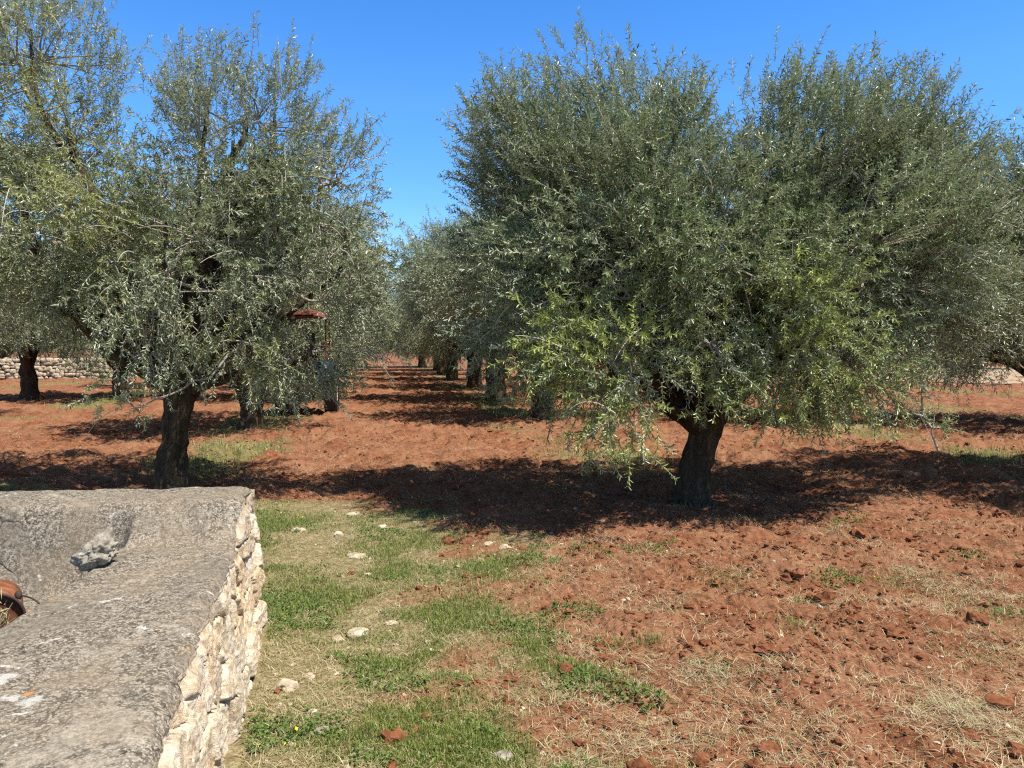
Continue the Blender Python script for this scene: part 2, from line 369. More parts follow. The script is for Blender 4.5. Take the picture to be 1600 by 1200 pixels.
def shoots(g, rng, P, D, Ln, bend, nl, leaf_len, leaf_w, tint, young, fine, twig_r=.0022, bare=0.0):
    """thin shoots with paired leaves; P base, D direction, Ln length, bend end offset"""
    n = len(P)
    t = np.linspace(0, 1, 4)[None, :, None]
    C = P[:, None] + D[:, None] * Ln[:, None, None] * t + bend[:, None] * t ** 2
    V, q = tubes(C, np.full((n, 4), twig_r) * np.linspace(1.3, .6, 4)[None], 3)
    g.add(V, q, 1)
    k = np.arange(nl)
    tt = (bare + (1 - bare) * (k // 2 * 2 + 1.2) / (nl + 1))[None, :] + rng.normal(0, .012, (n, nl))
    tt = tt[..., None]
    B = P[:, None] + D[:, None] * Ln[:, None, None] * tt + bend[:, None] * tt ** 2
    T = unit(D[:, None] * Ln[:, None, None] + 2 * bend[:, None] * tt)
    ref = unit(rng.normal(size=(n, 1, 3)))
    X = unit(np.cross(T, ref)); Y = np.cross(T, X)
    ph = (k // 2 * (math.pi / 2) + (k % 2) * math.pi)[None, :] + rng.normal(0, .45, (n, nl))
    O = X * np.cos(ph)[..., None] + Y * np.sin(ph)[..., None]
    an = rng.normal(.85, .22, (n, nl))[..., None]
    A = T * np.cos(an) + O * np.sin(an) + rng.normal(0, .12, (n, nl, 3)) + np.array([0, 0, -.10])
    N = T * np.sin(an) - O * np.cos(an) + rng.normal(0, .6, (n, nl, 3)) + np.array([0, 0, .18])
    sz = (.72 + .5 * np.sin(np.clip(tt[..., 0], 0, 1) * 2.6)) * rng.uniform(.75, 1.15, (n, nl))
    tn = np.clip(tint[:, None] + rng.normal(0, .22, (n, nl)), 0, 1)
    yg = np.clip(young[:, None] * rng.uniform(.6, 1.2, (n, nl)), 0, 1)
    keep = (rng.random((n, nl)) < .94).ravel()
    r3 = lambda a: a.reshape(-1, 3)[keep]
    leaves(g, r3(B), r3(A), r3(N), (leaf_len * sz).ravel()[keep], (leaf_w * sz).ravel()[keep], tn.ravel()[keep], yg.ravel()[keep], 0, fine)

def trunk_mesh(name, rng, path, radii, limbs, arms=()):
    """gnarled trunk with limbs; all paths in tree coordinates"""
    g = Geo()
    def tube(P, R, k, amp):
        P = np.asarray(P, float); m = len(P)
        V, q = tubes(P[None], np.asarray(R)[None], k)
        Vr = V.reshape(m, k, 3); c = P[:, None]
        a = np.arange(k) / k * TAU
        off = unit(Vr - c)
        rr = np.linalg.norm(Vr - c, axis=-1, keepdims=True)
        nz = fbm3(Vr * 5.0 + rng.uniform(0, 50, 3), 3)[..., None] * amp
        hh = np.linspace(0, 1, m)[:, None]
        rib = (np.sin(a[None] * 5 + hh * 3 + 1.3) * .12 + np.sin(a[None] * 9 - hh * 4) * .07)[..., None] * (amp / .25)
        g.add((Vr + off * rr * (nz + rib)).reshape(-1, 3), q, 0, True)
        top = np.arange(k) + (m - 1) * k
        g.F.append((top[None] + g.n - m * k, 0, True))
    def resample(P, m):
        P = np.asarray(P, float); d = np.concatenate([[0], np.cumsum(np.linalg.norm(np.diff(P, axis=0), axis=1))]); d /= d[-1]
        s = np.linspace(0, 1, m)
        Q = np.stack([np.interp(s, d, P[:, i]) for i in range(3)], 1)
        for _ in range(3): Q[1:-1] = (Q[:-2] + 2 * Q[1:-1] + Q[2:]) / 4
        return Q, s, d
    Q, s, d = resample(path, 26)
    tube(Q, np.interp(s, d, radii), 22, .25)
    for P, r0, r1 in limbs:
        Q, s, _ = resample(P, 20)
        w = np.stack([noise3(s * 4 + rng.uniform(0, 99), 0 * s + i * 7.1, 0 * s) for i in range(3)], 1) * .10 * np.sin(s * math.pi)[:, None]
        tube(Q + w, r0 + (r1 - r0) * s ** .8, 12, .18)
    return g.mesh(name)

def in_hole(P, base, holes):
    """gap in the foliage along a sight line"""
    k = np.zeros(len(P), bool)
    for (a, b, r) in holes:
        a = np.asarray(a) - base; b = np.asarray(b) - base; ab = b - a
        t = np.clip(((P - a) @ ab) / (ab @ ab), 0, 1)
        k |= np.linalg.norm(P - (a + t[:, None] * ab), axis=1) < r
    return k

def tree_mesh(name, seed, base, crotch, trunk_path, trunk_r, lobes, n_clusters, n_sh, nl, leaf_len, leaf_w, fine=True,
              holes=(), droop=.25, wand=.05, young_at=(), extra_limbs=(), pocket=-.12, core=.35, bare_twigs=0, cl_r=.155, pale=.0):
    """lobes: (cx,cy,cz, rx,ry,rz, weight, young). returns trunk mesh, crown mesh"""
    rng = np.random.default_rng(seed)
    lobes = np.asarray(lobes, float)
    lc, lr, lw, ly = lobes[:, :3], lobes[:, 3:6], lobes[:, 6], lobes[:, 7]
    surf = lw * (lr.prod(1)) ** .72
    cnt = np.maximum(4, np.round(n_clusters * surf / surf.sum())).astype(int)
    g = Geo(); limbs = list(extra_limbs)
    crotch = np.asarray(crotch, float)
    bb = (lc * (lr.prod(1)[:, None])).sum(0) / lr.prod(1).sum()          # crown middle
    CP, CD, CY, BP, LI = [], [], [], [], []
    for i in range(len(lobes)):
        c, r = lc[i], lr[i]
        big = r.prod() ** (1 / 3)
        hub = c - np.array([0, 0, r[2] * .25])
        if big > .5:
            mid = crotch * .5 + hub * .5 + np.array([0, 0, .15]) + rng.normal(0, .15, 3)
            mid[:2] = crotch[:2] * .62 + hub[:2] * .38 if hub[2] > crotch[2] + 1 else mid[:2]
            limbs.append((np.concatenate([bez(crotch - np.array([0, 0, .12]), mid, hub, 12)[0], [c + np.array([0, 0, r[2] * .35])]]), .055 + .035 * min(big, 1.2), .016))
        if big <= .5:
            o_ = [q_ for q_ in range(len(lobes)) if lr[q_].prod() ** (1 / 3) > .5]; q_ = min(o_, key=lambda w_: np.linalg.norm(lc[w_] - c)) if o_ else None
            st_ = lc[q_] if q_ is not None else crotch
            r_ = np.random.default_rng(seed * 100 + i); cv = bez(st_, (st_ + hub) / 2 + np.array([0, 0, .15]) + r_.normal(0, .22, 3), hub, 12); cv[0, 1:-1] += r_.normal(0, .022, (10, 3))
            V, q = tubes(cv, np.linspace(.014, .006, 12)[None], 6); g.add(V, q, 1)
        n = cnt[i]
        u = unit(rng.normal(size=(n, 3)))
        rho = 1 - .62 * rng.random(n) ** 1.6
        p = c + u * rho[:, None] * r
        # thin out the hidden core of neighbouring lobes
        q = np.linalg.norm((p[:, None] - lc[None]) / lr[None], axis=-1).min(1)
        pk = noise3(*((p + seed) * 1.75).T) + .35 * noise3(*((p + seed) * 4.1).T)
        keep = ((q > .42) | (rng.random(n) < core)) & ((pk > pocket) | (rho < .6) | (rng.random(n) < .12))
        p, u = p[keep], u[keep]
        if len(p) == 0: p, u = c[None], np.array([[0, 0, 1.]])
        out = unit(u / r)
        out = unit(.6 * out + .4 * unit(p - bb))
        CP.append(p); CD.append(out); CY.append(np.full(len(p), ly[i])); LI.append(np.full(len(p), i)); BP.append(np.broadcast_to(hub + (c - hub) * rng.uniform(0, 1.3, (len(p), 1)), p.shape))
    CP, CD, CY, BP, LI = map(np.concatenate, (CP, CD, CY, BP, LI))
    hk = ~in_hole(CP, base, holes) if len(holes) else np.ones(len(CP), bool)
    CP, CD, CY, BP, LI = CP[hk], CD[hk], CY[hk], BP[hk], LI[hk]
    # branchlets: lobe hub -> sub-branch -> clusters
    SB, SE, SR, PB = [], [], [], np.array(BP)
    key = np.round(LI).astype(int)
    for i in np.unique(key):
        idx = np.where(key == i)[0]; ns = max(2, len(idx) // 8)
        pick = rng.choice(idx, ns, replace=len(idx) < ns)
        hub = lc[i] - np.array([0, 0, lr[i][2] * .25])
        sp = hub + (CP[pick] - hub) * rng.uniform(.40, .62, (ns, 1))
        SB.append(hub + (lc[i] - hub) * rng.uniform(-.3, 1.3, (ns, 1))); SE.append(sp); SR.append(np.full(ns, min(1.0, lr[i].prod() ** (1 / 3) / .8)))
        j = np.linalg.norm(CP[idx][:, None] - sp[None], axis=-1).argmin(1); PB[idx] = sp[j]
    SB, SE = np.concatenate(SB), np.concatenate(SE)
    L_ = bez(SB, (SB + SE) / 2 + rng.normal(0, .10, SB.shape), SE, 7)
    V, q = tubes(L_, np.linspace(.020, .011, 7)[None].repeat(len(SB), 0) * np.concatenate(SR)[:, None], 5); g.add(V, q, 1)
    midp = (PB + CP) / 2 + rng.normal(0, .07, CP.shape) + np.array([0, 0, .04])
    BL = bez(PB, midp, CP + CD * .12, 6)
    V, q = tubes(BL, np.linspace(.011, .004, 6)[None].repeat(len(CP), 0) * rng.uniform(.7, 1.2, (len(CP), 1)), 4); g.add(V, q, 1)
    zlo, zhi = (lc[:, 2] - lr[:, 2]).min(), (lc[:, 2] + lr[:, 2]).max()
    m = len(CP)
    ci = np.repeat(np.arange(m), rng.poisson(n_sh, m) + 3)
    n = len(ci)
    P = CP[ci] + rng.normal(0, cl_r, (n, 3)) * np.array([1, 1, .9])
    hgt = (P[:, 2] - zlo) / (zhi - zlo)
    up = np.where(hgt > .55, 1.0, np.where(hgt > .3, .25, -droop))
    D = unit(CD[ci] * .85 + rng.normal(0, .42, (n, 3)) + np.stack([0 * up, 0 * up, up * .55], -1))
    Ln = rng.uniform(.16, .36, n)
    wmask = (rng.random(n) < wand) & (hgt > .62) & (CD[ci][:, 2] > .1)
    Ln = np.where(wmask, rng.uniform(.30, .58, n), Ln)
    D = np.where(wmask[:, None], unit(D * .55 + np.array([0, 0, 1.0]) + CD[ci] * .25), D)
    bend = np.stack([rng.normal(0, .03, n), rng.normal(0, .03, n), np.where(hgt > .6, .02, -.10 * droop / .25) * rng.uniform(.3, 1.3, n)], -1)
    ct = np.clip(.5 + .55 * noise3(*((CP + seed * 3.1) * 1.3).T) + rng.normal(0, .22, m), .02, .98); tint = np.clip(ct[ci] + rng.normal(0, .12, n), 0, 1)
    yo = np.clip(CY[ci] + np.where(rng.random(m) < .06, .5, 0)[ci] * rng.random(n), 0, 1) * (rng.random(n) < .75)
    for (yp, yr, ya) in young_at:
        yo = np.maximum(yo, ya * np.clip(1.3 - np.linalg.norm(P - np.asarray(yp), axis=1) / yr, 0, 1))
    if len(holes):
        kp = ~in_hole(P + D * Ln[:, None] * .5, base, holes)
    else: kp = np.ones(n, bool)
    for wm in (False, True):
        s = kp & (wmask == wm)
        if s.sum(): shoots(g, rng, P[s], D[s], Ln[s], bend[s], int(nl * 1.9) if wm else nl, leaf_len * (.92 if wm else 1), leaf_w, tint[s], yo[s], fine)
    if bare_twigs:
        j = rng.integers(0, m, bare_twigs)
        p0 = CP[j] + rng.normal(0, .12, (bare_twigs, 3)); d = unit(CD[j] + rng.normal(0, .7, (bare_twigs, 3)) + np.array([0, 0, .0]))
        L = rng.uniform(.2, .55, bare_twigs)[:, None]
        kk = bez(p0, p0 + d * L * .6 + np.array([0, 0, .08]), p0 + d * L + np.array([0, 0, -.16]) * rng.uniform(-.6, 1.2, (bare_twigs, 1)), 7)
        if len(holes):
            wide = [(a_, b_, r_ + .22) for a_, b_, r_ in holes]; kk = kk[~(in_hole(kk[:, 0], base, wide) | in_hole(kk[:, 3], base, wide) | in_hole(kk[:, -1], base, wide))]
        V, q = tubes(kk, np.linspace(.0045, .0018, 7)[None].repeat(len(kk), 0), 4); g.add(V, q, 2)
    tm = trunk_mesh(name + '_trunk', rng, trunk_path, trunk_r, limbs)
    cm = g.mesh(name + '_crown', ('tint', 'young'))
    return tm, cm

k = M('pale_twig', .8, .2); k.color(k.mix(k.noise(8), (.34, .30, .25), (.58, .53, .46))); PTWIG = k.m

def plant(name, tm, cm, loc, rz=0.0, sc=1.0, label='', group=None, leaf=None):
    e = empty(name, loc, rz); e.scale = (sc, sc, sc)
    link('trunk', tm, BARK, e); link('crown', cm, [leaf or LEAF, TWIG, PTWIG], e)
    tag(e, label, 'olive tree', group)
    return e

def plobe(base, px, py, dd, rx, ry, rz, w=1.0, y=0.0):
    p = W(px, py, base[1] + dd) - base
    return (*p, rx, ry, rz, w, y)

TREES = 'olive trees planted in rows on red soil'
# ---- the near tree on the right
bx, by = G(1085, 785); R1 = np.array([bx, by, -.03])
p = lambda px, py, dd=0: W(px, py, R1[1] + dd) - R1
lob = [plobe(R1, *a) for a in [
    (925, 292, 0, 1.15, 1.2, 1.10), (1022, 226, .2, .58, .9, .85), (835, 320, .3, .70, 1.0, 1.1), (815, 235, .3, .45, .7, .6), (845, 480, -.2, .65, .9, .85),
    (985, 420, -.9, 1.0, .8, .95), (950, 560, -1.45, .52, .42, .62, 1.3, .75), (985, 618, -1.6, .28, .28, .38, 1.1, .75), (1110, 405, -1.0, .65, .7, .92), (1118, 545, -1.25, .30, .3, .48, 1.2, .6),
    (1285, 258, 0, .70, 1.0, 1.0), (1222, 215, .1, .27, .4, .5), (1360, 232, .1, .40, .7, .7), (1405, 322, .2, .66, 1.0, 1.05), (1452, 258, .2, .30, .5, .55), (1330, 400, -.4, 1.1, 1.1, .9), (1250, 530, -1.1, .55, .5, .62, 1.2, .65), (1320, 560, -.9, .45, .45, .38, 1.1, .45),
    (1465, 430, .1, .60, 1.0, .85), (1180, 400, 0, .6, .9, .8), (1010, 370, 1.1, 1.05, 1.0, 1.2, .7), (1290, 380, 1.2, 1.3, 1.1, 1.2, .7)]]
tm, cm = tree_mesh('olive_near', 11, R1, p(1100, 655), [p(1083, 792) * [1, 1, 0] + [0, 0, -.08], p(1082, 772), p(1086, 735), p(1095, 700), p(1106, 662), p(1112, 635)],
    [.27, .185, .145, .135, .16, .11], lob, 860, 21, 24, .047, .0118, True, pocket=-.24, core=.6, bare_twigs=120, wand=.055, droop=.06,
    young_at=[(p(1270, 570, -1.3), .35, .9), (p(960, 500, -1.7), .4, .5)],
    extra_limbs=[(np.array([p(1098, 672), p(1050, 640, -.2), p(1018, 598, -.4), p(1005, 480, -.3), p(1000, 340)]), .12, .04), (np.array([p(1105, 665), p(1150, 625, .1), p(1168, 560, .1), p(1180, 430), p(1265, 290)]), .13, .04),
                 (np.array([p(1265, 300), p(1290, 310), p(1330, 295), p(1385, 270)]), .06, .03)])
plant('olive_tree', tm, cm, R1, label='large olive tree right of the lane with forked crown and thick low trunk', group=TREES)
# ---- the near tree on the left
bx, by = G(270, 768); L1 = np.array([bx, by, -.03])
p = lambda px, py, dd=0: W(px, py, L1[1] + dd) - L1
TR_D = 18.5                                                    # the tractor parked deeper in the row
HOLE1 = (W(480, 489, 4), W(480, 489, TR_D), .23); HOLE1b = (W(460, 490, 4), W(460, 490, TR_D), .17); HOLE1c = (W(503, 490, 4), W(503, 490, TR_D), .11)
HOLE2 = (W(497, 538, 4), W(497, 538, TR_D), .21)
HOLES = (HOLE1, HOLE1b, HOLE1c, HOLE2)
lob = [plobe(L1, *a) for a in [
    (365, 270, 0, .88, 1.1, 1.0), (325, 170, 0, .36, .6, .6), (430, 210, .1, .5, .7, .65), (500, 320, .2, .72, 1.0, .92), (540, 400, 0, .48, .9, .85), (470, 430, -.3, .85, .9, .7),
    (50, 110, -.1, .75, 1.1, 1.25, 1.0, .2), (105, 215, -.1, .40, .8, .6, 1, .1), (110, 350, -.4, 1.0, 1.1, 1.0, 1, .35), (50, 445, -.5, 1.0, 1.0, .55, 1, .05), (260, 400, -.8, 1.0, .8, .95), (-60, 320, -.3, .9, 1.1, 1.2),
    (400, 525, -.5, .50, .6, .42, 1.1, .35), (490, 540, -.2, .55, .7, .40), (375, 548, -.4, .42, .4, .26, 1, .4), (480, 565, .3, .5, .5, .26, 1, .12), (515, 550, .2, .38, .5, .24), (508, 574, -.1, .42, .4, .20, 1.1, .3), (445, 562, .1, .36, .4, .2, 1, .3), (225, 530, -1.0, .45, .4, .30, .8, .1), (205, 630, -1.2, .28, .25, .20, .22, .5), (280, 350, 1.2, 1.5, 1.1, 1.2, .75), (90, 380, 1.0, 1.2, 1.0, 1.2, .6), (435, 400, .8, .85, .9, 1.0, .7)]]
tm, cm = tree_mesh('olive_near_b', 23, L1, p(282, 595), [p(268, 772) * [1, 1, 0] + [0, 0, -.08], p(269, 755), p(271, 715), p(274, 670), p(280, 620), p(284, 590)],
    [.20, .165, .145, .135, .15, .11], lob, 620, 18, 22, .048, .0115, True, holes=HOLES, bare_twigs=340, wand=.06, droop=.15,
    young_at=[(p(70, 200, -.9), .5, .55), (p(140, 330, -1.2), .4, .6), (p(20, 170, -.9), .35, .6), (p(280, 660, -.6), .2, .7)],
    extra_limbs=[(np.array([p(278, 620), p(240, 590, -.2), p(180, 550, -.3), p(115, 490, -.3), p(60, 420, -.2), p(25, 280)]), .085, .04),
                 (np.array([p(284, 600), p(292, 520), p(315, 430), p(370, 330), p(430, 290)]), .10, .04), (np.array([p(370, 335), p(345, 265), p(380, 230), p(385, 190)]), .06, .025),
                 (np.array([p(282, 640), p(310, 610, .2), p(330, 590, .4), p(400, 500, .8)]), .075, .03)])
plant('olive_tree', tm, cm, L1, label='olive tree with sparse twiggy crown standing behind the stone basin', group=TREES, leaf=LEAF_GREY)

# ---- generic trees, each with its own lobes
def generic(name, seed, holes=(), base=np.zeros(3), H=4.8, Rr=2.35, n_cl=500, n_sh=17, skirt=True):
    rng = np.random.default_rng(seed)
    lob = []
    ph0 = rng.uniform(0, TAU)
    for i in range(4):
        a = ph0 + i * TAU / 4 + rng.normal(0, .3); rr = Rr * rng.uniform(.42, .58)
        lob.append((rr * math.cos(a), rr * math.sin(a), H * (rng.uniform(.60, .72) - (0 if skirt else .03)), Rr * rng.uniform(.42, .52) * (1 if skirt else 1.15), Rr * rng.uniform(.42, .52) * (1 if skirt else 1.15), H * rng.uniform(.21, .27), 1, .03))
    for i in range(6 if skirt else 0):
        a = ph0 + i * TAU / 6 + rng.normal(0, .3); rr = Rr * rng.uniform(.55, .72)
        lob.append((rr * math.cos(a), rr * math.sin(a), H * rng.uniform(.36, .46), Rr * .38, Rr * .38, H * rng.uniform(.13, .20), 1, .08))
    for i in range(4 if skirt else 0):
        a = rng.uniform(0, TAU); rr = Rr * rng.uniform(.6, .85)
        lob.append((rr * math.cos(a), rr * math.sin(a), H * rng.uniform(.25, .33), .35, .35, .45, 1, .16))
    lob.append((0, 0, H * .62, Rr * .6, Rr * .6, H * .28, .9, 0))
    f = rng.uniform(.7, .95)
    la = rng.uniform(0, TAU); dx, dy = math.cos(la), math.sin(la)
    arms = []
    for sgn in (1, -1, .3):
        arms.append((np.array([(0, 0, f - .15), (.28 * dx * sgn, .28 * dy * sgn, f + .2), (.55 * dx * sgn, .55 * dy * sgn, f + .7), (.8 * dx * sgn - dy * .3, .8 * dy * sgn + dx * .3, f + 1.5)]), .13, .05))
    return tree_mesh(name, seed + 100, base, (0, 0, f), [(0.03, 0, -.1), (0, 0, .12), (.02, .02, .4), (0, .0, f - .1), (0, 0, f + .12)], [.30, .24, .19, .20, .15],
                     lob, n_cl, n_sh, 20, .056, .0140, False, holes=holes, pocket=-.2, bare_twigs=60, extra_limbs=arms, cl_r=.17)
V = [generic('olive_a', 31), generic('olive_b', 42, H=4.6, Rr=2.3), generic('olive_c', 53, H=5.1, Rr=2.45), generic('olive_d', 64, H=4.4, Rr=2.5), generic('olive_e', 88, H=4.6, Rr=2.2, skirt=False)]
L2 = np.array([*G(392, 672), -.02])
tm, cm = generic('olive_second', 75, HOLES, L2, Rr=2.5, skirt=False)
plant('olive_tree', tm, cm, L2, label='second olive tree in the row left of the lane, low forked trunk', group=TREES)
ordn = ['first', 'second', 'third', 'fourth', 'fifth', 'sixth', 'seventh', 'eighth', 'ninth', 'tenth', 'eleventh', 'twelfth', 'thirteenth', 'fourteenth', 'fifteenth']
rg = np.random.default_rng(5)
def put(x, y, v, rz, sc, label): plant('olive_tree', *V[v], (x, y, -.02), rz, sc * (1.12 if y < 30 else 1.06), label, TREES)
def uv(u, v): return u * UX + v * UY, u * UY - v * UX
def row(v, us, start, text, j=.45, smax=1.08, smin=.92, var=None):
    for i, u in enumerate(us):
        x, y = uv(u + rg.uniform(-j, j), v + rg.uniform(-j, j))
        put(x, y, int(rg.integers(0, 4)) if var is None else var, rg.uniform(0, TAU), rg.uniform(smin, smax), text % ordn[start + i])
x, y = G(848, 655); put(x, y, 4, 2.1, 1.0, 'second olive tree in the row right of the lane, V-forked trunk')
x, y = G(775, 628); put(x, y, 4, .6, 1.2, 'third olive tree in the row right of the lane, squat dark trunk')
row(3.2, [29, 36, 43, 50, 58], 3, '%s olive tree along the row right of the lane', .4, 1.32, 1.15)
x, y = G(470, 622); put(x, y, 1, 1.0, 1.1, 'third olive tree in the row left of the lane, beyond the tractor')
row(-2.5, [31, 38, 45, 52, 60], 3, '%s olive tree along the row left of the lane', .4, 1.26, 1.12)
put(7.4, 8.9, 4, 1.9, .97, 'olive tree mostly out of frame at the right edge, nearest of the trees there')
x, y = G(1272, 656); put(x, y, 1, 4.0, 1.0, 'olive tree with dark leaning trunk behind the large near tree')
row(8.9, [23, 30, 37], 2, '%s olive tree along the second row right of the lane')
put(11.0, 15.6, 3, 2.2, 1.0, 'dark olive tree at the right edge behind the sapling')
x, y = G(45, 625); put(x, y, 4, .3, .95, 'olive tree with short bare trunk in front of the dry stone wall')
put(-12.9, 16.6, 4, 5.0, .95, 'olive tree at the left edge throwing shade on bare red soil')
row(-8.2, [25, 32], 1, '%s olive tree along the second row left of the lane')
row(-20.5, [46, 53], 0, '%s olive tree beyond the dry stone wall on the left', .4, 1.4, 1.25)
for i, (x, y) in enumerate(((26.5, 57), (33, 54))): put(x, y, i % 4, i * 1.3, 1.25, '%s olive tree in the line beyond the pale dirt track at right' % ordn[i])

# ---- sapling on the right
def sapling():
    rng = np.random.default_rng(91)
    b = np.array([*G(1466, 702), 0.0]); p = lambda px, py, dd=0: W(px, py, b[1] + dd) - b
    e = empty('olive_sapling', b)
    g = Geo()
    stems = [[p(1466, 704), p(1455, 676), p(1458, 665), p(1461, 640)], [p(1455, 668), p(1442, 650), p(1440, 615), p(1440, 580), p(1444, 545)], [p(1441, 650), p(1420, 644), p(1402, 630, -.1)],
             [p(1440, 600), p(1452, 590, .2), p(1470, 575, .3)], [p(1440, 600), p(1425, 585, -.2), p(1405, 590, -.3)], [p(1457, 668), p(1470, 668), p(1476, 662)], [p(1440, 575), p(1425, 560, .2), p(1415, 545, .3)], [p(1441, 570), p(1460, 560, -.2), p(1480, 556, -.3)],
             [p(1447, 655), p(1445, 648), p(1443, 640, .1)]]
    for s in stems:
        P = np.asarray(s); d = np.linspace(0, 1, len(P)); t = np.linspace(0, 1, 9)
        Q = np.stack([np.interp(t, d, P[:, i]) for i in range(3)], 1)
        V_, q = tubes(Q[None], np.linspace(.020, .007, 9)[None], 6); g.add(V_, q, 0, True)
    link('stem', g.mesh('sapling_stem'), PTWIG, e)
    g = Geo(); Ps = []
    for s in stems[1:]:
        P = np.asarray(s); d = np.linspace(0, 1, len(P)); t = rng.uniform(.35, 1, 22)
        Ps.append(np.stack([np.interp(t, d, P[:, i]) for i in range(3)], 1))
    P = np.concatenate(Ps); n = len(P)
    D = unit(rng.normal(0, .7, (n, 3)) + np.array([0, 0, .15]))
    shoots(g, rng, P, D, rng.uniform(.15, .38, n), rng.normal(0, .03, (n, 3)), 14, .055, .013, rng.uniform(.3, .9, n), rng.uniform(0, .5, n), True)
    link('crown', g.mesh('sapling_crown', ('tint', 'young')), [LEAF, PTWIG], e)
    tag(e, 'young olive sapling with thin pale bare stems and few leaves', 'sapling')
sapling()

# ------------------------------------------------------------------ stone basin (cistern) in the left foreground
C0 = W(392, 760, 4.40); C0 = np.array([C0[0], 4.40])
E1 = np.array([-.990, -.142]); E2 = np.array([.235, -.972])
ZP, ZB, ZF = .845, .665, .43                                   # parapet, bench, basin floor
SL, TL = 3.1, 3.55
def ST(s, t): return C0[0] + s * E1[0] + t * E2[0], C0[1] + s * E1[1] + t * E2[1]
def rnd(a, w): return sstep(-w, w, a)
def basin_z(s, t):
    bw = .485 + .135 * t                                         # bench width grows towards us
    far = 1 - sstep(.44, .70, t + .03 * noise2(s * 2, t * 2, 4) - .12 * np.exp(-np.maximum(s, 0) / .3) * 0)
    inner = sstep(bw - .045, bw + .045, s + .03 * noise2(t * 3, s * 2, 6)) * sstep(.46, .66, t) * (1 - sstep(SL - .62, SL - .54, s)) * (1 - sstep(TL - .62, TL - .54, t))
    z = ZB + (ZP - ZB) * far
    z = z - .02 * sstep(.6, 2.6, t)
    z = z * (1 - inner) + (ZF + .02 * noise2(s * 3, t * 3, 2)) * inner
    edge = np.minimum(np.minimum(s, t), np.minimum(SL - s, TL - t))
    z = z - .022 * (1 - sstep(0, .06, edge)) - .022 * (1 - sstep(0, .018, edge))
    z = z + .008 * noise2(s * 3.3, t * 3.3, 8) + .005 * noise2(s * 11, t * 11, 9) + .0025 * noise2(s * 40, t * 40, 10)
    return z
def rim_wob(a, k): return .022 * noise2(a * 4, a * 0 + k, 12) + .014 * noise2(a * 13, a * 0 + k, 13)
basin = empty('stone_basin', (*ST(SL / 2, TL / 2), 0))
B0 = np.array([*ST(SL / 2, TL / 2), 0])
def build_basin():
    g = Geo(); ns, nt_ = 270, 300
    s, t = np.meshgrid(np.linspace(0, SL, ns), np.linspace(0, TL, nt_), indexing='ij')
    # irregular outline
    we = np.clip(1 - s / .15, 0, 1); s2 = s + rim_wob(t, 1.5) * we; wt = np.clip(1 - t / .15, 0, 1); t2 = t + rim_wob(s, 7.5) * wt
    z = basin_z(s, t); x, y = ST(s2, t2)
    i = np.arange(ns * nt_).reshape(ns, nt_)
    q = np.stack([i[:-1, :-1], i[:-1, 1:], i[1:, 1:], i[1:, :-1]], -1).reshape(-1, 4)
    g.add(np.stack([x, y, z], -1) - B0, q[:, ::-1] if np.cross(E1, E2) < 0 else q, 0, True)
    link('coping', g.mesh('basin_coping'), PLASTER, basin)
    # rubble faces: jittered cells with recessed joints
    rng = np.random.default_rng(3)
    def face(p_of, length, topz, n, name):
        H = 1.0; na, nb = int(length / .0065), 150
        a, b = np.meshgrid(np.linspace(-.02, length + .02, na), np.linspace(0, 1, nb), indexing='ij')
        zt = topz(np.clip(a, 0, length)); z = zt + .0 - b * (zt + .12)
        # cells
        cw, ch = .27, .17
        A = a + .03 * noise2(a * 5, z * 5, 3); Z = z + .03 * noise2(a * 5, z * 5, 13)
        ia, ib = np.floor(A / cw).astype(int), np.floor(Z / ch).astype(int)
        f1 = np.full(a.shape, 9.); f2 = np.full(a.shape, 9.); cid = np.zeros(a.shape, int)
        for da in (-1, 0, 1):
            for db in (-1, 0, 1):
                ja, jb = ia + da, ib + db
                h1 = _perm[(_perm[ja & 255] + jb) & 255] / 255.; h2 = _perm[(_perm[(ja + 91) & 255] + jb + 37) & 255] / 255.
                d = np.hypot((A - (ja + .15 + .7 * h1) * cw) / cw, (Z - (jb + .15 + .7 * h2) * ch) / ch)
                near = d < f1
                f2 = np.where(near, f1, np.minimum(f2, d)); cid = np.where(near, (ja * 31 + jb * 17) & 255, cid); f1 = np.where(near, d, f1)
        joint = 1 - sstep(.0, .10, f2 - f1)
        ta = (_perm[cid + 40] / 255. - .5); tb = (_perm[cid + 90] / 255. - .5)
        fx_ = (A / cw - np.floor(A / cw) - .5); fz_ = (Z / ch - np.floor(Z / ch) - .5)
        off = .036 * (_perm[cid] / 255. - .3) + .030 * ta * noise2(a * 3 + cid, z * 3, 2) + .03 * tb * noise2(a * 2.2, z * 4 + cid, 3) - .042 * joint * sstep(-.5, .3, noise2(a * 3, z * 3, 5)) + .012 * noise2(a * 9, z * 5, 7) - .016 * np.abs(noise2(a * 24, z * 9, 8)) + .005 * noise2(a * 60, z * 40, 9)
        off = off + .07 * b + .03 * noise2(a * 1.7, z * 1.7, 14)
        fade = sstep(0, .06, b); off = off * fade - .004
        x, y = p_of(a, off)
        i = np.arange(na * nb).reshape(na, nb)
        q = np.stack([i[:-1, :-1], i[:-1, 1:], i[1:, 1:], i[1:, :-1]], -1).reshape(-1, 4)
        g = Geo(); g.add(np.stack([x, y, z], -1) - B0, q if n > 0 else q[:, ::-1], 0, True, np.stack([_perm[cid + 7] / 255., joint], -1).reshape(-1, 2))
        link('rubble_face', g.mesh(name, ('tint', 'joint')), RUBBLE, basin)
    face(lambda a, o: ST(rim_wob(a, 1.5) - o, a), TL, lambda a: basin_z(a * 0, a) + .012, 1, 'right_face')
    face(lambda a, o: ST(a, rim_wob(a, 7.5) - o), SL, lambda a: basin_z(a, a * 0) + .012, -1, 'back_face')
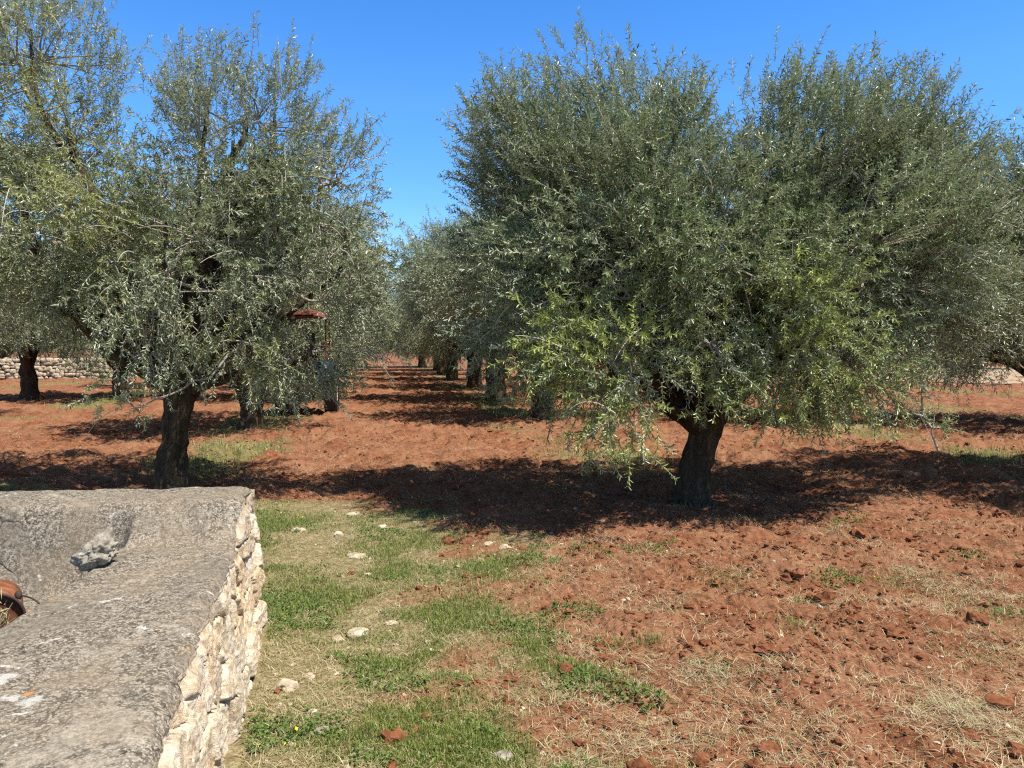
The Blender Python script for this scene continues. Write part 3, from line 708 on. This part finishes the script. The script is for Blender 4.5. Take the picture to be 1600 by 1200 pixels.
    face(lambda a, o: ST(SL + o, a), TL, lambda a: basin_z(a * 0 + SL, a) + .012, -1, 'left_face')
    face(lambda a, o: ST(a, TL + o), SL, lambda a: basin_z(a, a * 0 + TL) + .012, 1, 'front_face')
build_basin()
tag(basin, 'weathered grey stone basin wall with rough pale rubble outer face', 'stone basin')

def rock_mesh(name, seed, rx, ry, rz, amp=.25, sub=4, freq=2.0, pits=0.0, extra=(), cuts=11):
    bm = bmesh.new(); bmesh.ops.create_icosphere(bm, subdivisions=sub, radius=1)
    P = np.array([v.co[:] for v in bm.verts]); o = np.random.default_rng(seed).uniform(0, 60, 3)
    d = 1 + amp * fbm3(P * freq * .6 + o, 4) + amp * .35 * (np.abs(noise3(*(P * freq * 2 + o).T)) - .3)
    if pits: d = d - pits * sstep(.05, .35, noise3(*(P * 3.2 + o + 9).T))
    for (ex, ey, ez, er, ea) in extra:
        d = d + ea * np.exp(-((P - unit(np.array([ex, ey, ez]))) ** 2).sum(1) / er ** 2)
    # a few cleaved facets
    Q = P * d[:, None]
    rg2 = np.random.default_rng(seed + 1)
    for _ in range(cuts):
        n = unit(rg2.normal(size=3)); h = rg2.uniform(.62, .92); e = Q @ n - h; Q = Q - np.where(e > 0, e * .8, 0)[:, None] * n
    Q = Q * np.array([rx, ry, rz])
    for v, c in zip(bm.verts, Q): v.co = c
    me = bpy.data.meshes.new(name); bm.to_mesh(me); bm.free()
    for pl in me.polygons: pl.use_smooth = sub > 4
    return me
# the rock on the bench
cx, cy = .55 * 0, 0
rp = W(148, 880, 3.36)
me = rock_mesh('bench_rock', 5, .084, .072, .060, .40, 5, 2.8, .13, [(.70, .45, .9, .36, .62), (.25, .3, .8, .4, .25), (-.9, -.2, -.2, .5, .2)], 0)
o = link('rock', me, ROCK); o.location = (rp[0], rp[1] + .02, ZB + .048); o.rotation_euler = (.1, -.35, 0)
tag(o, 'jagged pitted grey rock lying on the stone bench', 'rock')

# rusty bucket on its side in the basin
def bucket():
    c = W(-12, 972, 3.02)
    e = empty('rusty_drum', (c[0], c[1], ZF - .005))
    ax = unit(np.array([-.50, .86, .02])); r0, r1, L = .108, .092, .28
    side = unit(np.cross(ax, [0, 0, 1])); up = np.cross(side, ax)
    ctr = np.array([0, 0, r0 + .005])
    g = Geo(); k = 40; a = np.linspace(0, TAU, k, endpoint=False); ring = np.cos(a)[:, None] * side + np.sin(a)[:, None] * up
    prof = [(0, r0 + .006), (.006, r0 + .007), (.012, r0), (L, r1), (L, .001)]
    inn = [(.022, .001), (.022, r0 - .003), (0, r0 - .002)]
    rows = [ctr + ax * d + ring * r for d, r in prof] + [ctr + ax * d + ring * r for d, r in inn] + [ctr + ax * 0 + ring * (r0 + .006)]
    Vv = np.stack(rows); m = len(rows); i = np.arange(m * k).reshape(m, k)
    q = np.stack([i[:-1], np.roll(i, -1, 1)[:-1], np.roll(i, -1, 1)[1:], i[1:]], -1).reshape(-1, 4)
    g.add(Vv, q, 0, True); link('body', g.mesh('bucket_body'), RUST, e)
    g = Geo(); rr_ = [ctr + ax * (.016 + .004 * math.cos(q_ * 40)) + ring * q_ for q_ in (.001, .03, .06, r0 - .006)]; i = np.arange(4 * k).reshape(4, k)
    g.add(np.stack(rr_), np.stack([i[:-1], np.roll(i, -1, 1)[:-1], np.roll(i, -1, 1)[1:], i[1:]], -1).reshape(-1, 4), 0, True); link('end_plate', g.mesh('drum_end_plate'), SHADED_RUST, e)
    g = Geo(); t = np.linspace(0, TAU, 60); P = ctr + np.outer(np.cos(t), side) * (r0 + .004) + np.outer(np.sin(t), up) * (r0 + .004) - ax * .002
    Vv, q = tubes(P[None], np.full((1, 60), .006), 8); g.add(Vv, q, 0, True); link('rim', g.mesh('bucket_rim'), IRON, e)
    for sg in (1, -1):
        me = rock_mesh('bucket_ear', 8, .016, .012, .02, .1, 2); d = ring[int(k * (.13 if sg > 0 else .63))]
        oo = link('ear', me, IRON, e); oo.location = ctr + d * (r0 + .018) + ax * .012
    g = Geo(); d = ring[int(k * .13)]; P0 = ctr + d * (r0 + .02) + ax * .012
    P = bez(P0, P0 + np.array([.06, -.01, .0]), P0 + np.array([.10, -.02, -.03]), 8); Vv, q = tubes(P, np.full((1, 8), .0035), 6); g.add(Vv, q, 0, True)
    link('handle', g.mesh('bucket_handle'), IRON, e)
    tag(e, 'rusty orange metal drum lying on its side in the stone basin', 'drum')
    # dry grass in front of its mouth
    rng = np.random.default_rng(2); g = Geo(); n = 26
    P0 = np.array([c[0] + .035, c[1] - .05, ZF + .0]) + rng.normal(0, .022, (n, 3)) * [1.4, .7, 0]
    D = unit(rng.normal(0, .2, (n, 3)) + [0.05, 0, 1]); Ln = rng.uniform(.12, .26, (n, 1))
    Vv, q = tubes(bez(P0, P0 + D * Ln * .6, P0 + D * Ln + rng.normal(0, .03, (n, 3)), 5), np.linspace(.002, .0008, 5)[None].repeat(n, 0), 3); g.add(Vv, q, 0, False, np.array([.6, 0]))
    m = 120; j = rng.integers(0, n, m); B = P0[j] + D[j] * Ln[j] * rng.uniform(.05, .95, (m, 1))
    leaves(g, B, unit(rng.normal(0, .6, (m, 3)) + [0, 0, .5]), unit(rng.normal(size=(m, 3))), rng.uniform(.02, .06, m), rng.uniform(.003, .007, m), rng.random(m), rng.random(m) * .7)
    tag(link('dry_weed', g.mesh('dry_weed', ('tint', 'young')), STRAW), 'dry straw-coloured weed in front of the rusty drum', 'plant')
bucket()

# ------------------------------------------------------------------ dry stone wall far left, pale track far right
def dry_wall():
    rng = np.random.default_rng(44); g = Geo()
    bm = bmesh.new(); bmesh.ops.create_icosphere(bm, subdivisions=2, radius=1); bm.verts.ensure_lookup_table()
    S0 = np.array([v.co[:] for v in bm.verts]); F0 = np.array([[v.index for v in f.verts] for f in bm.faces]); bm.free()
    A, B = np.array([-33., 36.0]), np.array([-13.6, 39.5]); L = np.linalg.norm(B - A); d = (B - A) / L; nn = np.array([-d[1], d[0]])
    z = 0
    for course in range(6):
        h = .17; xx = rng.uniform(0, .2)
        while xx < L:
            w = rng.uniform(.11, .50)
            for side in (-.22, 0.05, .25):
                c = A + d * (xx + w / 2) + nn * (side * (1 - course * .07) + rng.normal(0, .03))
                q = S0 * (1 + .22 * fbm3(S0 * 1.1 + rng.uniform(0, 90, 3), 2)[:, None]); q = np.sign(q) * np.abs(q) ** .75
                q = q * [w * .56, .17, h * rng.uniform(.42, .80)]
                x = q[:, 0] * d[0] + q[:, 1] * nn[0]; y = q[:, 0] * d[1] + q[:, 1] * nn[1]
                g.add(np.stack([c[0] + x, c[1] + y, .06 + z + q[:, 2] + rng.normal(0, .035)], -1), F0, 0, False)
            xx += w
        z += h
    o = link('dry_stone_wall', g.mesh('dry_stone_wall'), LIME); tag(o, 'pale dry stone wall beyond the olive trees at far left', 'stone wall')
dry_wall()
g = Geo(); tt = np.linspace(0, 1, 40)
Ptk = np.stack([10 + 40 * tt, 45 - 14 * tt], 1); off = 8.0
w = noise2(tt * 9, tt * 0 + 3, 2) * 1.2
Vt = np.concatenate([np.stack([Ptk[:, 0], Ptk[:, 1] - off + w, np.full(40, .03)], 1), np.stack([Ptk[:, 0], Ptk[:, 1] + off * 3, np.full(40, .03)], 1)])
q = np.stack([np.arange(39), np.arange(1, 40), np.arange(41, 80), np.arange(40, 79)], -1)
g.add(Vt, q, 0, True); tag(link('dirt_track', g.mesh('dirt_track'), PALE), kind='structure')

# ------------------------------------------------------------------ tractor half hidden in the left row
def tractor():
    b = W(484, 640, TR_D); e = empty('tractor', (b[0], b[1], 0), math.radians(9))
    def bmo(name, mat, fn, bev=.02):
        bm = bmesh.new(); fn(bm)
        if bev: bmesh.ops.bevel(bm, geom=[x for x in bm.edges if x.calc_face_angle(0) > .6], offset=bev, segments=2, affect='EDGES')
        me = bpy.data.meshes.new(name); bm.to_mesh(me); bm.free(); return link(name, me, mat, e)
    from mathutils import Matrix
    def box(bm, c, s, taper=1.0):
        r = bmesh.ops.create_cube(bm, size=1, matrix=Matrix.Translation(c) @ Matrix.Diagonal((*s, 1)))
        for v in r['verts']:
            if v.co.z > c[2]: v.co.x = c[0] + (v.co.x - c[0]) * taper; v.co.y = c[1] + (v.co.y - c[1]) * taper
    bmo('bonnet', BLUEP, lambda m: box(m, (0, .95, 1.0), (.55, 1.2, .5), .9), .05)
    bmo('chassis', IRON, lambda m: box(m, (0, .5, .62), (.4, 2.1, .3)))
    bmo('grille', IRON, lambda m: box(m, (0, 1.57, .98), (.42, .05, .38)), .01)
    for s in (-1, 1):
        bmo('headlight', PTWIG, lambda m: bmesh.ops.create_cone(m, cap_ends=True, segments=16, radius1=.07, radius2=.07, depth=.05, matrix=Matrix.Translation((s * .2, 1.62, 1.12)) @ Matrix.Rotation(math.pi / 2, 4, 'X')), 0)
        bmo('mudguard', BLUEP, lambda m: [box(m, (s * .52, -.35, 1.22), (.32, .95, .07)), box(m, (s * .52, -.85, 1.05), (.32, .07, .35)), box(m, (s * .40, -.35, 1.05), (.05, .95, .35))], .02)
    bmo('seat', TYRE, lambda m: [box(m, (0, -.35, 1.05), (.42, .42, .12)), box(m, (0, -.56, 1.3), (.42, .1, .42))], .03)
    for s in (-1, 1):
        for y in (-.75, .35): bmo('canopy_post', REDP, lambda m: box(m, (s * .46, y, 1.75), (.032, .032, 1.25)), .005)
    bmo('steering_column', IRON, lambda m: box(m, (0, .22, 1.2), (.05, .05, .5)), 0)
    g = Geo(); t = np.linspace(0, TAU, 33); P = np.stack([.19 * np.cos(t), .16 + .12 * np.sin(t), 1.45 + .12 * np.sin(t)], 1); v_, q = tubes(P[None], np.full((1, 33), .014), 6); g.add(v_, q, 0, True)
    link('steering_wheel', g.mesh('steering_wheel'), TYRE, e)
    # domed canopy
    g = Geo(); n = 17; a, c = np.meshgrid(np.linspace(-1, 1, n), np.linspace(-1, 1, n), indexing='ij')
    sx, sy = a * .68, -.2 + c * .72; z = 2.20 + .32 * (1 - np.abs(a) ** 2.2) * (1 - .5 * np.abs(c) ** 3)
    for dz, fl in ((0, 1), (-.03, -1)):
        i = np.arange(n * n).reshape(n, n); q = np.stack([i[:-1, :-1], i[1:, :-1], i[1:, 1:], i[:-1, 1:]], -1).reshape(-1, 4)
        g.add(np.stack([sx, sy, z + dz], -1), q[:, ::fl], 0, True)
    link('canopy', g.mesh('canopy'), REDP, e)
    def wheel(x, y, r, w):
        g = Geo(); k = 44; a = np.linspace(0, TAU, k, endpoint=False)
        pr = [(-w / 2, r * .6), (-w / 2, r * .93), (-w * .3, r), (w * .3, r), (w / 2, r * .93), (w / 2, r * .6)]
        lug = 1 + .03 * (np.arange(k) % 4 < 2)
        Vv = np.stack([np.stack([np.full(k, x + px), y + np.cos(a) * rr * (lug if 0 < ii < 5 else 1), r + np.sin(a) * rr * (lug if 0 < ii < 5 else 1)], 1) for ii, (px, rr) in enumerate(pr)])
        i = np.arange(6 * k).reshape(6, k); q = np.stack([i[:-1], np.roll(i, -1, 1)[:-1], np.roll(i, -1, 1)[1:], i[1:]], -1).reshape(-1, 4)
        g.add(Vv, q, 0, False); o = link('wheel', g.mesh('wheel'), TYRE, e)
        g = Geo(); prr = [(-w * .2, .02), (-w * .2, r * .3), (-w * .42, r * .62), (w * .42, r * .62), (w * .2, r * .3), (w * .2, .02)]
        Vv = np.stack([np.stack([np.full(k, x + px), y + np.cos(a) * rr, r + np.sin(a) * rr], 1) for px, rr in prr]); g.add(Vv, q, 0, False)
        link('rim', g.mesh('rim'), PTWIG, o)
    for s in (-1, 1): wheel(s * .55, -.35, .60, .30); wheel(s * .48, 1.25, .36, .2)
    tag(e, 'blue farm tractor with red domed canopy, half hidden by olive branches', 'tractor')
tractor()

# ------------------------------------------------------------------ things on the ground
def gh(x, y): return float(ground_h(np.array([x]), np.array([y]))[0])
STONES = [ # px,py,width_px,height ratio, material, label
    (558, 990, 36, .62, LIME, 'smooth cream stone, larger of the pair in the grass'), (527, 995, 24, .55, LIME, 'small cream stone touching a larger one in the grass'),
    (446, 1074, 40, .75, LIME, 'rounded cream stone on the grass beside the rubble wall'), (484, 1056, 26, .45, LIME, 'flat pale stone just behind the rounded cream stone'),
    (612, 973, 22, .5, LIME, 'small white stone alone in the middle of the grass'), (575, 897, 18, .5, LIME, 'flat cream pebble in the grass near a reddish one'),
    (548, 896, 12, .8, CLOD, 'small reddish pebble standing beside a flat cream one'), (788, 861, 22, .6, LIME, 'pale stone at the grass edge near the tree shadow'),
    (763, 858, 20, .4, LIME, 'flat white stone left of another at the shadow edge'), (466, 832, 28, .4, LIME, 'broad white stone sunk in thin grass near basin corner'),
    (528, 838, 26, .45, LIME, 'sunken whitish stone in the thin grass, middle of three'), (552, 806, 28, .35, LIME, 'flat white stone at the back edge of the grass'),
    (598, 829, 24, .4, LIME, 'sunken pale stone in the grass, right of three'), (556, 870, 30, .35, LIME, 'flat white rock slab level with the grass'),
    (750, 962, 16, .6, LIME, 'small white stone where grass meets red soil'), (497, 1146, 30, .5, ROCK, 'dark grey lump in dry grass at the bottom'),
    (1530, 980, 34, .7, CLOD, 'big dark red soil clod near the right edge'), (1562, 1108, 46, .5, CLOD, 'large red soil clod with shadow, bottom right'),
    (885, 1055, 26, .8, CLOD, 'upright red clod beside weeds in the foreground'), (937, 880, 20, .6, CLOD, 'dark red clod just below the tree shadow'),
    (1180, 960, 20, .6, CLOD, 'round red clod in open tilled soil'), (1095, 1190, 34, .6, CLOD, 'red earth lump at the bottom edge of the picture'),
    (785, 1190, 44, .5, ROCK, 'grey flat stone at the bottom edge between grass and soil'), (1355, 785, 18, .6, LIME, 'small white stone in the red soil right of trunk')]
for i, (px, py, wpx, hr, mat, lab) in enumerate(STONES):
    x, y = G(px, py); r = wpx / FPX * y / 2 * (.85 if wpx < 30 and mat is LIME else 1)
    me = rock_mesh('stone', 200 + i, r * 1.08, r * .9, r * hr, .34, 4, 2.0)
    o = link('soil_clod' if mat is CLOD else 'stone', me, mat); o.location = (x, y + r * .3, gh(x, y) + r * hr * (.35 if mat is CLOD else .08)); o.rotation_euler = (0, 0, i * 1.7)
    tag(o, lab, 'clod' if mat is CLOD else 'stone')

def frustum(rng, n, y0, y1, pw=1.0, m=.05):
    """points on the ground in the field ahead, denser close by"""
    y = y0 * (y1 / y0) ** (rng.random(n) ** pw)
    x = (rng.random(n) * 2 - 1) * (.68 + m) * y
    return x, y
def out_basin(x, y):
    rel = np.stack([x - C0[0], y - C0[1]], -1); Mx = np.linalg.inv(np.stack([E1, E2], 1)); st = rel @ Mx.T
    return ~((st[:, 0] > -.09) & (st[:, 0] < SL + .1) & (st[:, 1] > -.09) & (st[:, 1] < TL + .1))

def blades(name, rng, x, y, hgt, wid, lean, tint, young, mat, lift=0.0):
    n = len(x); z = ground_h(x, y)
    P = np.stack([x, y, z + lift - .004], -1)
    a = rng.uniform(0, TAU, n); H = np.stack([np.cos(a), np.sin(a), 0 * a], -1)
    Sd = np.stack([-np.sin(a + rng.normal(0, .6, n)), np.cos(a), 0 * a], -1) * wid[:, None] * .5
    Z = np.array([0, 0, 1.0])
    m1 = P + H * (lean * .35 * hgt)[:, None] + Z * (hgt * (.62 * np.sqrt(np.clip(1 - lean ** 2, .005, 1)) + .06))[:, None]
    tp = P + H * (lean * hgt)[:, None] + Z * (hgt * np.sqrt(np.clip(1 - lean ** 2, .02, 1)))[:, None]
    Vv = np.stack([P - Sd, P + Sd, m1 + Sd * .8, m1 - Sd * .8, tp], 1)
    b = np.arange(n)[:, None] * 5; g = Geo()
    at = np.stack([tint, young], -1).repeat(5, 0)
    g.add(Vv, b + np.array([[0, 1, 2, 3]]), 0, False, at)
    g.F.append(((b + np.array([[3, 2, 4]])), 0, False))
    return link(name, g.mesh(name, ('tint', 'young')), mat)

def ground_cover():
    rng = np.random.default_rng(77)
    # green grass
    n = 900000; x, y = frustum(rng, n, 2.4, 9.0, .8); L = lawn_mask(x, y)
    pt = sstep(-.60, .62, fbm2(x * 1.5, y * 1.5, 3, 31) + .3 * noise2(x * 6, y * 6, 32)); pr = L * (.24 + .76 * pt)
    kp = (rng.random(n) < pr * .75) & out_basin(x, y); x, y, pt = x[kp], y[kp], pt[kp]; n = len(x)
    for px_, py_, r_, k_ in ((1130, 908, .22, 500), (1015, 1003, .10, 250), (960, 1008, .10, 260), (1405, 912, .26, 700), (1560, 965, .30, 600), (1240, 985, .12, 220), (735, 905, .45, 2600), (815, 985, .3, 1500), (1110, 1050, .14, 160), (870, 700, .5, 500), (1520, 1030, .25, 250), (1180, 815, .3, 200)):
        cx_, cy_ = G(px_, py_); x = np.append(x, cx_ + rng.normal(0, r_ * .5, k_)); y = np.append(y, cy_ + rng.normal(0, r_ * .6, k_)); pt = np.append(pt, np.full(k_, .8))
    n = len(x)
    dry = (rng.random(n) < .72 - .64 * pt)
    o = blades('short_grass', rng, x, y, rng.uniform(.014, .038, n) * (.65 + .7 * pt), rng.uniform(.0025, .0045, n), rng.uniform(.1, .9, n), rng.random(n), dry * rng.uniform(.5, 1, n), GRASS)
    tag(o, 'short patchy green grass growing beside the stone basin', 'grass', kind='stuff')
    # grass on the untilled strips along the rows
    n = 160000; x, y = frustum(rng, n, 8.5, 34, .9); Sm = strip_mask(x, y); kp = rng.random(n) < Sm * .4; x, y = x[kp], y[kp]; n = len(x)
    o = blades('strip_grass', rng, x, y, rng.uniform(.05, .14, n), rng.uniform(.006, .012, n), rng.uniform(.1, .9, n), rng.random(n), (rng.random(n) < .5) * rng.uniform(.5, 1, n), GRASS)
    tag(o, 'dry and green grass left unploughed along the tree rows', 'grass', kind='stuff')
    # straw: lying strands gathered in wisps
    n = 640000; x, y = frustum(rng, n, 2.4, 16, .85); L = lawn_mask(x, y)
    ws = fbm2(x * .9, y * 2.0, 4, 51) + .5 * noise2(x * 5, y * 7, 52)
    pr = np.where(L > .5, .16 + .25 * sstep(-.2, .4, -fbm2(x * 1.5, y * 1.5, 3, 31)), .18 + .60 * sstep(.06, .60, ws))
    kp = (rng.random(n) < pr * .42) & out_basin(x, y); x, y = x[kp], y[kp]; n = len(x)
    for px_, py_, r_, k_ in ((1490, 1105, .22, 900), (1530, 1150, .3, 900), (1560, 940, .35, 900), (1480, 925, .3, 700), (1430, 900, .25, 500), (1110, 1052, .12, 350), (1310, 840, .3, 500), (960, 1150, .25, 700), (1240, 1150, .3, 700), (1120, 1100, .25, 300), (920, 900, .4, 700), (1160, 900, .3, 300), (1010, 885, .4, 400)):
        cx_, cy_ = G(px_, py_); x = np.append(x, cx_ + rng.normal(0, r_ * .5, k_)); y = np.append(y, cy_ + rng.normal(0, r_ * .6, k_))
    n0 = len(x)
    x2, y2 = frustum(rng, 260000, 9, 36, .9); w2 = fbm2(x2 * .7, y2 * 1.1, 4, 55); kp = rng.random(len(x2)) < .10 + .5 * sstep(.05, .5, w2); x = np.append(x, x2[kp]); y = np.append(y, y2[kp])
    n = len(x); big = np.where(np.arange(n) < n0, 1.0, 1.0 + y / 14.0)
    o = blades('dry_straw', rng, x, y, rng.uniform(.02, .12, n), rng.uniform(.0013, .0030, n) * big, 1 - rng.uniform(0, .22, n) ** 2, rng.random(n), (rng.random(n) < .15) * .8, STRAW, .006)
    tag(o, 'dry mown straw scattered in wisps over the red soil', 'straw', kind='stuff')
    # low broad-leaved weeds
    n = 60000; x, y = frustum(rng, n, 2.4, 10, .85); L = lawn_mask(x, y)
    q = fbm2(x * 1.1, y * 1.1, 3, 61) + .4 * noise2(x * 4, y * 4, 62)
    pr = L * sstep(.05, .5, q) + (1 - L) * .7 * sstep(.62, .8, q); kp = (rng.random(n) < pr * .8) & out_basin(x, y); x, y = x[kp], y[kp]
    m = 5; xx = np.repeat(x, m) + rng.normal(0, .012, len(x) * m); yy = np.repeat(y, m) + rng.normal(0, .012, len(x) * m); n = len(xx)
    g = Geo(); A = unit(rng.normal(0, .6, (n, 3)) * [1, 1, .3] + [0, 0, .45]); N = unit(rng.normal(0, .4, (n, 3)) + [0, 0, 1])
    yel = np.where(rng.random(n) < .0025, 1.0, 0.0)
    leaves(g, np.stack([xx, yy, ground_h(xx, yy) + rng.uniform(0, .025, n) + yel * .02], -1), A, N, rng.uniform(.012, .028, n), rng.uniform(.007, .015, n), rng.random(n), yel, 0, False)
    tag(link('low_weeds', g.mesh('low_weeds', ('tint', 'young')), WEED), 'low leafy green weeds creeping among the grass', 'weeds', kind='stuff')
    # clods and gravel
    bm = bmesh.new(); bmesh.ops.create_icosphere(bm, subdivisions=2, radius=1); bm.verts.ensure_lookup_table()
    S0 = np.array([v.co[:] for v in bm.verts]); F0 = np.array([[v.index for v in f.verts] for f in bm.faces]); bm.free()
    def lumps(name, n, y0, y1, smin, smax, prob, mat, flat=.65, pw=3.0):
        x, y = frustum(rng, n, y0, y1, .85); kp = (rng.random(n) < prob(x, y)) & out_basin(x, y); x, y = x[kp], y[kp]; n = len(x)
        s = smin + (smax - smin) * rng.random(n) ** pw
        P = S0[None] * (1 + np.clip(rng.normal(0, .27, (n, 42, 1)), -.5, .5)) * (s[:, None, None] * rng.uniform(.65, 1.25, (n, 1, 3)) * [1, 1, flat])
        P = P + np.stack([x, y, ground_h(x, y) + s * .2], -1)[:, None]
        g = Geo(); g.add(P, (np.arange(n)[:, None, None] * 42 + F0[None]).reshape(-1, 3), 0, False); return link(name, g.mesh(name), mat)
    tag(lumps('soil_crumbs', 42000, 2.4, 15, .003, .026, lambda x, y: (1 - lawn_mask(x, y) * .985) * (.35 + .65 * sstep(-.3, .4, fbm2(x * .8, y * .8, 2, 71))), CLOD, .6, 4.5), 'crumbled red clods on the tilled soil', 'soil', kind='stuff')
    tag(lumps('coarse_clods', 900, 2.4, 16, .02, .06, lambda x, y: (1 - lawn_mask(x, y)) * sstep(-.1, .5, fbm2(x * .7, y * .7, 2, 81)), CLOD, .6, 2.5), 'larger broken clods lying on the tilled soil', 'soil', kind='stuff')
    tag(lumps('gravel', 5200, 2.4, 16, .003, .016, lambda x, y: .25 + .5 * lawn_mask(x, y), LIME), 'pale limestone pebbles strewn over soil and grass', 'gravel', kind='stuff')
ground_cover()
